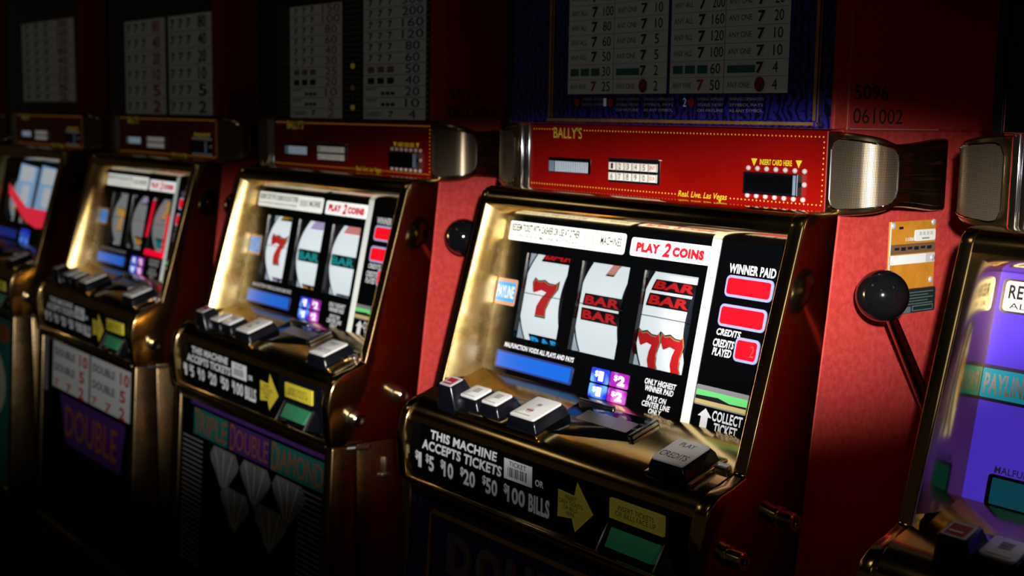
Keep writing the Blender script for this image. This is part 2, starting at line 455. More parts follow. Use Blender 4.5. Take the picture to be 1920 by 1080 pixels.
def glass_classic(p):
    b = MB(); h = .0005
    glass_base(b, M['black'])
    T = lambda *a, **k: b.text(G, *a, **k)
    T('MALFUNCTION VOIDS ALL PLAYS AND PAYS', .0425, -.2535, .1640, -.2480, h, M['ink'], .03, .2)
    T('WINNER PAID', .3595, -.1362, .4170, -.1272, h, M['ink'], .03)
    T('CREDITS', .3575, -.1955, .3880, -.1890, h, M['ink'], .03, .2)
    T('CREDITS\nPLAYED', .3555, -.2150, .3820, -.1990, h, M['ink'], .03, .2)
    T('ONLY HIGHEST\nWINNER PAID', .2745, -.2630, .3185, -.2505, h, M['ink'], .03, .2)
    T('PAYS ON\nCENTER LINE\nONLY', .2755, -.2845, .3150, -.2665, h, M['ink'], .03, .2)
    b.print_(G, [(.3565, -.2855), (.3655, -.2855), (.3655, -.2735), (.3700, -.2735), (.3610, -.2655), (.3520, -.2735), (.3565, -.2735)], h, M['ink'])
    T('COLLECT\nTICKET', .3705, -.2865, .4080, -.2655, h, M['ink'], .03)
    g = b.build('reel_glass', p, 'black printed glass')
    def sub(name, fn, label=None):
        c = MB(); fn(c); return c.build(name, g, label)
    def redeem(c):
        c.slab(G, rnd_rect(.0150, -.1330, .2115, -.1113, .003), .0006, M['sign'], .0005)
        c.rect(G, .0150, -.1325, .0165, -.1119, .0008, M['payfr'])
        c.text(G, 'REDEEM TICKET WITH CASHIER OR USE AT OTHER', .0195, -.1225, .1390, -.1140, .001, M['bink'], .03)
        c.text(G, 'ALL WINS PAYED BY MACHINE OR ATTENDANT', .0195, -.1295, .1390, -.1255, .001, M['bink'], .01)
        for i in range(12): c.rect(G, .1445 + i * .0021, -.1265, .1445 + i * .0021 + (.0012 if i % 3 else .0006), -.1170, .001, M['grey'])
        c.text(G, 'MACHINES', .1735, -.1255, .2060, -.1165, .001, M['bink'], .02)
    sub('message_sign', redeem, 'long white sign reading REDEEM TICKET WITH CASHIER')
    def play(c):
        c.slab(G, rnd_rect(.2205, -.1325, .3335, -.1137, .003), .0006, M['sign2'], .0005)
        c.text(G, 'PLAY', .2290, -.1280, .2640, -.1180, .001, M['signred'], .085)
        c.text(G, '2', .2675, -.1300, .2790, -.1155, .001, M['signred'], .05, .2)
        c.text(G, 'COINS', .2815, -.1285, .3250, -.1185, .001, M['signred'], .085)
    sub('coins_sign', play, 'white sign reading PLAY 2 COINS in red')
    def strip(c):
        c.slab(G, [(.3315, -.2890), (.3430, -.2890), (.3440, -.1060), (.3325, -.1060)], .0008, M['bar'], .0006)
    sub('divider_strip', strip, 'white upright strip')
    def payline(c):
        c.slab(G, rnd_rect(.0110, -.2075, .0470, -.1775, .002), .0008, M['payfr'], .0006)
        c.rect(G, .0120, -.2035, .0455, -.1815, .0012, M['paybl'])
        c.text(G, 'PAYLINE', .0135, -.1995, .0445, -.1855, .0016, M['ink'], .03)
    sub('payline_sign', payline, 'blue PAYLINE marker')
    for (x0, z0, x1, z1, dig) in ((.3590, -.1585, .4170, -.1380, 0), (.3572, -.1868, .4150, -.1655, 0), (.3835, -.2165, .4130, -.1940, 1)):
        def led(c):
            c.slab(G, rnd_rect(x0, z0, x1, z1, .005), .0012, M['ledfr'], .001)
            c.slab(G, rnd_rect(x0 + .0025, z0 + .0025, x1 - .0025, z1 - .0025, .003), .0018, M['led'], .001)
            if dig: c.text(G, '2', x1 - .0095, z0 + .006, x1 - .0045, z1 - .006, .0022, M['leddig'], 0)
        sub('led_window', led, 'red lit window in a pale rim')
    def lcd(c):
        c.slab(G, rnd_rect(.0310, -.2775, .1655, -.2580, .002), .0012, M['lcdfr'], .001)
        c.rect(G, .0350, -.2755, .1630, -.2600, .0016, M['lcd'])
    sub('credit_display', lcd, 'blue message display')
    def coins(c):
        for (x0, x1, t, m) in ((.1950, .2225, '1', 't_blue'), (.2245, .2520, '2', 't_purp')):
            for (z0, z1) in ((-.2830, -.2690), (-.2672, -.2525)):
                c.slab(G, rnd_rect(x0, z0, x1, z1, .0015), .0008, M[m], .0006)
                c.text(G, '$', x0 + .006, z0 + .0055, x0 + .0115, z1 - .0025, .0012, M['sign2'], .02)
                c.text(G, t, x0 + .012, z0 + .002, x0 + (.0195 if t == '1' else .0225), z1 - .0025, .0012, M['sign2'], .06)
    sub('coin_tiles', coins, 'blue $1 and purple $2 tiles')
    def ticket(c):
        c.slab(G, rnd_rect(.3450, -.2635, .4120, -.2445, .002), .0012, M['grey'], .001)
        c.rect(G, .3465, -.2575, .4110, -.2490, .0016, M['greenlit'])
        c.rect(G, .3465, -.2622, .4110, -.2575, .0016, M['tkbrown'])
        c.print_(G, [(.3465, -.2545), (.3750, -.2535), (.3900, -.2565), (.4110, -.2560), (.4110, -.2580), (.3465, -.2580)], .0019, M['bink'])
    sub('ticket_slot', ticket, 'green lit ticket outlet')
    for x0, x1 in WX:
        def pane(c):
            c.rect(G, x0, WZ[0], x1, WZ[1], -.0015, M['pane'])
            c.rect(G, x0, -.1902, x1, -.1894, -.0012, M['bink'])
        sub('window_pane', pane)
    return g

# reels: drums of radius RR behind the windows; (x, angle in degrees, height above strip)
RR, RD, RV = .088, .012, -.0855
nv = Vector((0, -1, .204)) / KG; uv_ = Vector((0, .204, 1)) / KG
RC = Vector((0, -.0215, -.108)) + uv_ * RV - nv * (RD + RR)
def RL(x, t, h):
    t = R(t); q = RC + (RR + h) * (math.cos(t) * nv + math.sin(t) * uv_)
    return (x, q.y, q.z)
RX = [(.0410, .1130), (.1380, .2095), (.2345, .3060)]
SEVEN = [(.0, .86), (.04, 1.0), (.20, .93), (.42, .97), (.62, .90), (.84, .90), (.96, 1.0), (1, .78), (.80, .50), (.66, .22), (.64, .0), (.24, .0), (.30, .26), (.46, .50), (.62, .68), (.40, .72), (.22, .66), (.10, .62)]
def seven(b, x0, t0, x1, t1, m='r_red'):
    P = lambda e: [(x0 + (x1 - x0) * (a + e * (a - .5)), t0 + (t1 - t0) * (c + e * (c - .5))) for a, c in SEVEN]
    b.print_(RL, P(.14), .0010, M['r_black']); b.print_(RL, P(.07), .0013, M['r_line']); b.print_(RL, P(0), .0016, M[m])
def barbox(b, x0, t0, x1, t1, ink='r_red'):
    b.rect(RL, x0, t0, x1, t1, .0006, M['r_black'], n=6)
    b.text(RL, 'BAR', x0 + .003, t0 + (t1 - t0) * .14, x1 - .002, t1 - (t1 - t0) * .14, .0014, M[ink], .045)
def reel(p, i, art, strip='reel'):
    b = MB(); x0, x1 = RX[i]
    n = 40; a0, a1 = -62, 62
    for k in range(n):
        t0 = a0 + (a1 - a0) * k / n; t1 = a0 + (a1 - a0) * (k + 1) / n
        b.poly([RL(x0, t0, 0), RL(x1, t0, 0), RL(x1, t1, 0), RL(x0, t1, 0)], M[strip])
        for xa, xb in ((x0, x0 + .0024), (x1 - .0024, x1)):
            b.poly([RL(xa, t0, .0008), RL(xb, t0, .0008), RL(xb, t1, .0008), RL(xa, t1, .0008)], M['reelrim'])
        b.poly([RL(x0, t0, .0008), RL(x0, t1, .0008), RL(x0, t1, -.004), RL(x0, t0, -.004)], M['reelrim'])
        b.poly([RL(x1, t0, .0008), RL(x1, t1, .0008), RL(x1, t1, -.004), RL(x1, t0, -.004)], M['reelrim'])
    art(b, x0, x1)
    o = b.build('reel', p)
    c = MB()
    if i == 0: c.rect(G, .0215, -.255, x0 - .003, -.135, -.030, M['reelback'])
    elif i == 1: c.rect(G, .1150, -.255, x0 - .003, -.190, -.034, M['reelback'])
    else: c.rect(G, .2120, -.255, x0 - .003, -.232, -.034, M['reelback'])
    c.build('light_board', o, 'pale lit board beside the reel')
    return o

def art_a(b, x0, x1): barbox(b, .0560, 27.5, .1110, 40); seven(b, .0605, -13.3, .1020, 12.3); barbox(b, .0530, -42, .1110, -29.6, 'r_blue')
def art_b(b, x0, x1): seven(b, .1640, 25.5, .1925, 52, 'r_pink'); barbox(b, .1490, .2, .2093, 8.9); barbox(b, .1485, -10.2, .2093, -1.4)
def art_c(b, x0, x1): barbox(b, .2440, 18.8, .3058, 27.4); barbox(b, .2440, 7.9, .3058, 16.9); seven(b, .2405, -36, .2715, -9.2); seven(b, .2735, -36, .3050, -9.2)
def art_d(b, x0, x1): barbox(b, .0530, 28.5, .1110, 40, 'r_gold'); seven(b, .0560, -15.5, .1010, 12); barbox(b, .0530, -42, .1110, -31, 'r_lilac')
def art_e(b, x0, x1): b.rect(RL, .1530, 24, .1900, 44, .0008, M['r_lilac'], n=6); barbox(b, .1440, -8, .2080, 3.4, 'r_teal'); barbox(b, .1470, -44, .2080, -31, 'r_gold')
def art_f(b, x0, x1): b.rect(RL, .2470, 25, .2960, 44, .0008, M['r_pink'], n=6); barbox(b, .2400, -6.5, .3045, 4, 'r_teal'); barbox(b, .2440, -44, .3045, -33, 'r_lilac')
def art_g(b, x0, x1): seven(b, x0 + .02, -14, x1 - .01, 13, 'r_gold')
def art_h(b, x0, x1): barbox(b, x0 + .012, -30, x1 - .004, -18, 'r_gold'); barbox(b, x0 + .012, 22, x1 - .004, 34, 'r_lilac')
def art_i(b, x0, x1): seven(b, x0 + .025, 8, x1 - .012, 30, 'r_gold'); barbox(b, x0 + .012, -26, x1 - .004, -15, 'r_teal')

BUTTONS = [(.0470, -.1400, .0715, -.1185, .0270, 'red'), (.0735, -.1320, .1020, -.1085, .0160, 'mark'), (.1120, -.1320, .1385, -.1085, .0160, 'mark'),
           (.1685, -.1375, .2078, -.0990, .0160, 'big'), (.3778, -.1375, .4166, -.1010, .0160, 'credits')]
def buttons(p):
    out = []
    for (x0, y0, x1, y1, H, kind) in BUTTONS:
        b = MB()
        def ring(e, h): return [D(x, y, h) for x, y in rnd_rect(x0 - e, y0 - e, x1 + e, y1 + e, .0025, 3)]
        if kind == 'red': rings = [ring(.0055, -.002), ring(.0045, .004), ring(.0, H)]
        else: rings = [ring(.0055, -.002), ring(.0055, .002), ring(.0040, .0025), ring(.0030, H * .55), ring(.0006, H - .0022)]
        b.loft(rings, M['blackpl'], bevel=.0005, seg=2)
        o = b.build('button', p)
        c = MB()
        if kind == 'red':
            c.slab(D, rnd_rect(x0 + .002, y0 + .002, x1 - .002, y1 - .002, .001), H + .001, M['greyed'], .001)
            c.rect(D, x0 + .0045, y0 + .004, x1 - .0045, y1 - .005, H + .0014, M['capred'])
            c.rect(D, x0 + .006, y0 + .0065, x1 - .007, y0 + .0085, H + .0018, M['greyed'])
        else:
            c.slab(D, rnd_rect(x0, y0, x1, y1, .0025), H, M['cap'], .0026, bevel=.0006)
            cx = (x0 + x1) / 2; cy = (y0 + y1) / 2
            if kind == 'mark':
                for k in range(3): c.rect(D, cx - .005, cy - .001 + k * .0028, cx + .005, cy + .0008 + k * .0028, H + .0003, M['grey'])
                c.rect(D, x0 + .004, y0 + .0022, x1 - .004, y0 + .0032, H + .0003, M['grey'])
            elif kind == 'big':
                c.print_(D, rnd_rect(cx - .006, cy - .010, cx + .004, cy - .002, .003), H + .0003, M['greyed'])
                c.rect(D, cx - .006, cy - .007, cx + .004, cy - .005, H + .0005, M['capred'])
                c.rect(D, cx - .003, cy + .004, cx + .003, cy + .008, H + .0003, M['grey'])
                c.rect(D, x0 + .004, y0 + .004, x1 - .010, y0 + .005, H + .0003, M['grey'])
            else:
                c.text(D, 'PLAY', cx - .009, cy + .007, cx + .009, cy + .013, H + .0003, M['bink'], 0)
                c.text(D, 'CREDITS', cx - .0165, cy - .012, cx + .0165, cy - .004, H + .0003, M['bink'], 0)
        c.build('button_cap', o, 'red and grey cap' if kind == 'red' else 'white cap')
        out.append(o)
    return out

def coin_tray(p):
    b = MB()
    b.slab(D, [(.2020, -.1320), (.3120, -.1060), (.3140, -.0700), (.2000, -.0700)], .0025, M['black'], .004, bevel=.0008)
    b.slab(D, [(.3090, -.1070), (.3150, -.1060), (.3165, -.0705), (.3105, -.0705)], .0055, M['steel'], .006, bevel=.0015)
    b.slab(D, rnd_rect(.196, -.071, .250, -.067, .001), .0045, M['steel'], .005, bevel=.001)
    b.slab(D, rnd_rect(.225, -.100, .300, -.082, .002), .0028, M['steel'], .001)
    o = b.build('coin_entry', p, 'dark recessed coin entry plate')
    for x0, y0, x1, y1 in ((.0420, -.1445, .2150, -.0930), (.3690, -.1425, .4270, -.0930)):
        b = MB(); b.slab(D, rnd_rect(x0, y0, x1, y1, .002), .0016, M['brass'], .003, bevel=.0006)
        b.build('button_plate', p, 'raised brass plate under the buttons')
    b = MB(); b.slab(D, rnd_rect(.4270, -.1120, .4420, -.1040, .0015), .005, M['steel'], .006, bevel=.001)
    b.build('deck_stop', p, 'small steel stop on the deck')
    return o

def bill_panel(p):
    b = MB(); h = .0006
    b.rect(BP, -.004, -.400, .4475, -.3330, 0, M['black'])
    T = lambda *a, **k: b.text(BP, *a, **k)
    T('THIS MACHINE', .0385, -.3490, .1600, -.3385, h, M['ink'], .035, .12)
    T('ACCEPTS TICKETS', .0210, -.3635, .1680, -.3520, h, M['ink'], .035, .12)
    for s, x0, x1 in (('1', .0080, .0175), ('5', .0290, .0420), ('10', .0580, .0790), ('20', .0950, .1190), ('50', .1350, .1580), ('100', .1720, .2040)):
        T(s, x0 + .006, -.3865, x1 + .003, -.3690, h, M['ink'], .03)
        T('$', x0, -.3790, x0 + .006, -.3680, h, M['ink'], .03)
    T('BILLS', .2130, -.3880, .2460, -.3690, h, M['ink'], .04)
    T('OR', .2230, -.3590, .2360, -.3520, h, M['ink'], .03)
    b.rect(BP, .1720, -.3625, .2180, -.3410, h, M['ink'])
    T('TICKET', .1810, -.3475, .2090, -.3425, h * 2, M['bink'], .01)
    for i in range(11): b.rect(BP, .1790 + i * .0029, -.3590, .1790 + i * .0029 + (.0018 if i % 3 else .0009), -.3490, h * 2, M['bink'])
    b.print_(BP, [(.2585, -.3810), (.2800, -.3780), (.2850, -.3905), (.3110, -.3665), (.2870, -.3400), (.2830, -.3545), (.2590, -.3530)], h, M['yellow'])
    T('INSERT\nCASH TICKETS\nOR BILLS\nHERE', .2605, -.3760, .2960, -.3560, h * 2, M['bink'], 0)
    return b.build('bill_panel', p, 'black panel listing accepted bills in white letters')

def bill_acceptor(p):
    b = MB()
    # raised bezel
    out = rnd_rect(.3160, -.3965, .4320, -.3330, .006)
    b.slab(BP, out, .0035, M['blackpl'], .004, bevel=.0012)
    o = b.build('bill_acceptor', p, 'black bill acceptor bezel')
    c = MB(); c.slab(BP, rnd_rect(.3390, -.3605, .4100, -.3410, .001), .0062, M['yellow'], .003, bevel=.0004)
    c.text(BP, 'INSERT TICKETS\nOR BILLS FACE UP', .3480, -.3560, .4010, -.3455, .0066, M['bink'], -.005)
    c.build('label_plate', o, 'yellow label over the slot')
    c = MB()
    q = [(.3400, -.3690), (.4080, -.3690), (.4080, -.3870), (.3400, -.3870)]
    c.loft([[BP(a, z, .0040) for a, z in q], [BP(.342, -.3690, .0055), BP(.406, -.3690, .0055), BP(.404, -.3850, .016), BP(.344, -.3850, .016)]], M['green'], bevel=.0008)
    c.rect(BP, .342, -.3685, .406, -.3665, .0045, M['cavity'])
    c.build('bill_slot', o, 'green lit bill slot')
    for x0, sg in ((.3385, -1), (.4095, 1)):
        c = MB()
        c.prism_x([(-.1535, -.3665), (-.1555, -.3665), (-.170, -.3905), (-.1535, -.3935)], x0 - .0012 + sg * .002, x0 + .0012 + sg * .002, M['steel'], bevel=.0004, seg=1)
        c.loft([[BP(x0, -.3665, .0038), BP(x0 + sg * .017, -.3915, .0038), BP(x0, -.3915, .0038)], [BP(x0, -.3665, .0048), BP(x0 + sg * .017, -.3915, .0048), BP(x0, -.3915, .018)]], M['blackpl'])
        c.build('slot_guide', o, 'grey guide wedge beside the slot')
    return o

def belly_frame(p):
    b = MB(); z0, z1 = -.79, -.405
    f = lambda z, d=0: -.1555 + .055 * (z + .40) + d
    for x0, x1 in ((-.012, .006), (.4415, .4600)):
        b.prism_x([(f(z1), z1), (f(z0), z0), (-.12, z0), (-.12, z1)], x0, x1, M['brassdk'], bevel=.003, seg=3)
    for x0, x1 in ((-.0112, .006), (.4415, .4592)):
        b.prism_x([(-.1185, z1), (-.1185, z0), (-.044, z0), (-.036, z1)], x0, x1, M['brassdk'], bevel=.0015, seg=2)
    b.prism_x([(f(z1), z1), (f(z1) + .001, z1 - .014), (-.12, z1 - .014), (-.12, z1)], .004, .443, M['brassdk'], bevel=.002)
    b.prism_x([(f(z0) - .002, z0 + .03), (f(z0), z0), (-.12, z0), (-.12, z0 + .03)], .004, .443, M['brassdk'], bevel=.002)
    return b.build('belly_door', p, 'dark brass lower door frame')

def belly_glass(p, kind):
    b = MB(); h = .0006
    x0, x1, z0, z1 = .004, .443, -.765, -.417
    if kind == 'double':
        b.rect(BL, x0, z0, x1, z1, 0, M['purppat'])
        b.slab(BL, [(.044, -.427), (.420, -.427), (.420, -.4315), (.044, -.4315)], .002, M['gold'], .002)
        for xa in (.044, .416): b.slab(BL, [(xa, -.74), (xa + .004, -.74), (xa + .004, -.427), (xa, -.427)], .002, M['gold'], .002)
        for i, ch in enumerate('DOUBLE'):
            xa = .080 + i * .052
            b.text(BL, ch, xa + .003, -.4915, xa + .045, -.4455, h, M['b_orange'], .05)
            b.text(BL, ch, xa, -.4900, xa + .042, -.4445, h * 2, M['dia'], .03)
    elif kind == 'diamond':
        b.rect(BL, x0, z0, x1, z1, 0, M['black'])
        b.rect(BL, .04, -.4250, x1, -.4190, h, M['b_purple'])
        for k in range(26):
            z = -.478 - k * .0075
            b.rect(BL, .016, z, .085, z + .0022, h, M['grey']); b.rect(BL, .375, z, .436, z + .0022, h, M['grey'])
        for s, xa, xb, bg in (('TRIPLE', .052, .166, 'b_teal'), ('DOUBLE', .170, .292, 'b_purple'), ('DIAMOND', .296, .440, 'b_teal')):
            b.rect(BL, xa, -.4690, xb, -.4290, h, M[bg])
            b.text(BL, s[0], xa + .004, -.4680, xa + .021, -.4300, h * 2, M['b_orange'], .0)
            b.text(BL, s[1:], xa + .022, -.4640, xb - .003, -.4340, h * 2, M['b_orange'], .0)
        for cx, zt, sz in ((.157, -.473, 1), (.253, -.473, 1), (.348, -.473, 1), (.196, -.523, 1), (.302, -.523, 1)):
            wq, hq = .046 * sz, .064 * sz
            b.print_(BL, [(cx - wq * .75, zt), (cx + wq * .75, zt), (cx + wq, zt - .014), (cx + wq * .9, zt - .024), (cx, zt - hq), (cx - wq * .9, zt - .024), (cx - wq, zt - .014)], h * (1 + (zt < -.5)), M['dia'])
            for dx in (-.6, 0, .6): b.print_(BL, [(cx + dx * wq - .001, zt - .003), (cx + dx * wq + .001, zt - .003), (cx + dx * .2 * wq + .001, zt - hq * .85), (cx + dx * .2 * wq - .001, zt - hq * .85)], h * 3, M['greyed'])
    elif kind == 'pays':
        b.rect(BL, x0, z0, x1, z1, 0, M['black'])
        b.rect(BL, .01, -.520, .0350, -.418, h, M['dia'])
        for xa, xb in ((.060, .247), (.254, .438)):
            b.rect(BL, xa, -.505, xb, -.418, h, M['paper'])
            wd = xb - xa
            for k in range(3):
                zc = -.436 - k * .029
                b.text(BL, ('DOUBLE', 'DOUBLE', '7')[k], xa + wd * .06, zc - .008, xa + wd * (.62 if k < 2 else .18), zc + .006, h * 2, M['bink'] if k < 2 else M['b_red'], .02)
                if k == 2: b.text(BL, '7', xa + wd * .40, zc - .010, xa + wd * .54, zc + .006, h * 2, M['b_red'], .03)
                b.text(BL, ('10', '5', '2')[k], xa + wd * .74, zc - .011, xa + wd * (.96 if k == 0 else .88), zc + .010, h * 2, M['b_red'], .03)
        b.print_(BL, [(.10, -.512), (.30, -.512), (.42, -.512), (.40, -.60), (.14, -.60)], h, M['b_purple'])
        b.text(BL, 'DOUBLE', .135, -.585, .385, -.528, h * 2, M['b_orange'], .01)
    elif kind == 'bowl':
        b.rect(BL, x0, z0, x1, z1, 0, M['b_teal'])
        b.print_(BL, [(.22 + .19 * math.cos(R(a)), -.56 + .10 * math.sin(R(a))) for a in range(0, 360, 15)], h, M['b_cream'])
        b.print_(BL, [(.39 + .04 * math.cos(R(a)), -.45 + .02 * math.sin(R(a))) for a in range(0, 360, 30)], h, M['b_orange'])
    else:
        b.rect(BL, x0, z0, x1, z1, 0, M['purppat'])
    return b.build('belly_glass', p, {'double': 'violet lower glass in a gold line frame', 'diamond': 'lower glass reading TRIPLE DOUBLE DIAMOND over pale diamonds',
        'pays': 'lower glass with two white pay lists', 'bowl': 'teal lower glass with a cream oval'}.get(kind, 'violet lower glass'))

# tracking panel ---------------------------------------------------------------
def tracking_panel(p):
    b = MB(); h = .0006
    b.box((.0215, 0, -.0745), (.4475, .02, .001), M['panelred'], .0008, 1)
    def dots(xa, xb, z, st=.0046):
        n = int((xb - xa) / st)
        for i in range(n + 1):
            x = xa + i * (xb - xa) / max(n, 1)
            b.print_(TP, [(x + .00085 * math.cos(k * math.pi / 3), z + .00085 * math.sin(k * math.pi / 3)) for k in range(6)], h, M['dotprint'])
    dots(.027, .060, -.0045); dots(.115, .4430, -.0050)
    dots(.0245, .2580, -.0672); dots(.3335, .4430, -.0672)
    for k in range(12): b.print_(TP, [(.4440 + .0009 * math.cos(j * math.pi / 3), -.0098 - k * .0049 + .0009 * math.sin(j * math.pi / 3)) for j in range(6)], h, M['dotprint'])
    b.text(TP, "BALLY'S", .0625, -.0143, .1110, -.0020, h, M['ballys'], .0)
    b.text(TP, 'Real. Live. Las Vegas', .2620, -.0712, .3290, -.0632, h, M['yprint'], .005, .3)
    b.text(TP, 'INSERT CARD HERE', .3690, -.0330, .4080, -.0275, h, M['yprint'], .03)
    for x in (.3620, .4160): b.print_(TP, [(x - .0038, -.0272), (x + .0038, -.0272), (x, -.0345)], h, M['yprint'])
    # thin pale lower edge
    b.slab(TP, [(.0215, -.0768), (.4475, -.0768), (.4475, -.0748), (.0215, -.0748)], .002, M['chrome'], .012)
    o = b.build('player_panel', p, "red panel marked BALLY'S with rows of amber dots")
    c = MB(); c.slab(TP, rnd_rect(.0545, -.0530, .1265, -.0360, .001), .0010, M['black'], .002, bevel=.0004)
    c.rect(TP, .0560, -.0520, .0660, -.0400, .0014, M['vfd'])
    for i in range(19): c.rect(TP, .0672 + i * .0030, -.0520, .0692 + i * .0030, -.0402, .0014, M['vfdbar'])
    c.build('display_window', o, 'narrow display with pale blue bars')
    c = MB(); c.slab(TP, rnd_rect(.1575, -.0595, .2345, -.0335, .001), .0015, M['blackpl'], .003, bevel=.0004)
    c.slab(TP, rnd_rect(.1570, -.0345, .2345, -.0332, .0003), .0025, M['steel'], .003)
    for r_ in range(2):
        for k in range(6):
            xa = .1590 + k * .01235; za = -.0465 - r_ * .0110
            c.slab(TP, rnd_rect(xa, za, xa + .0118, za + .0088, .0006), .0035, M['key'], .002, bevel=.0004)
            s = ('1 2 3 4 5 ENT'.split(), '6 7 8 9 0 CLR'.split())[r_][k]
            if len(s) == 1: c.text(TP, s, xa + .0042, za + .0015, xa + .0076, za + .0075, .0038, M['bink'], 0)
            else: c.text(TP, s, xa + .0018, za + .0028, xa + .0100, za + .0062, .0038, M['redink'], .01)
    c.build('keypad', o, 'white keypad with keys 0 to 9')
    c = MB()
    def ring(e, hh, ex=0): return [TP(a, z, hh) for a, z in [(.3540 + e, -.0605 + e), (.4200 - e - ex, -.0605 + e), (.4200 - e - ex, -.0400 - e), (.3540 + e, -.0400 - e)]]
    c.loft([ring(0, 0), ring(0, .006), ring(.0010, .0068), ring(.0020, .0064, .004)], M['blackpl'], caps=False)
    c.loft([ring(.0020, .0064, .004), [TP(.3640, -.0505, -.004), TP(.4100, -.0505, -.004), TP(.4100, -.0495, -.004), TP(.3640, -.0495, -.004)]], M['black'], caps=True)
    c.slab(TP, [(.4150, -.0600), (.4198, -.0600), (.4198, -.0405), (.4150, -.0405)], .0078, M['vfd'], .004, bevel=.0006)
    c.print_(TP, [(.3550, -.0430), (.3590, -.0495), (.3550, -.0560)], .0062, M['vfd'])
    for k in range(4): c.print_(TP, [(.362 + k * .004, -.0490), (.3655 + k * .004, -.0493), (.3650 + k * .004, -.0500), (.362 + k * .004, -.0500)], .0010, M['steel'])
    c.build('card_slot', o, 'black card reader slot')
    for i in range(15):
        if i < 7: x, z = .3550 + i * .01135, -.0365 - i * .0001
        elif i < 14: x, z = .3550 + (i - 7) * .01127, -.0628 - (i - 7) * .0001
        else: x, z = .4235, -.0495
        c = MB(); c.sphere(Vector((x, -.0005, z)), .0026, M['bulb'], 12, 8)
        c.build('bulb', o)
    return o

def chrome_strip(p):
    b = MB()
    for x0, x1, y in ((.0005, .0075, -.003), (.0080, .0150, -.0015), (.0155, .0212, -.003)):
        b.box((x0, y, -.0765), (x1, .02, .003), M['chrome'], .0016, 3)
    return b.build('chrome_strip', p, 'ribbed chrome strip')

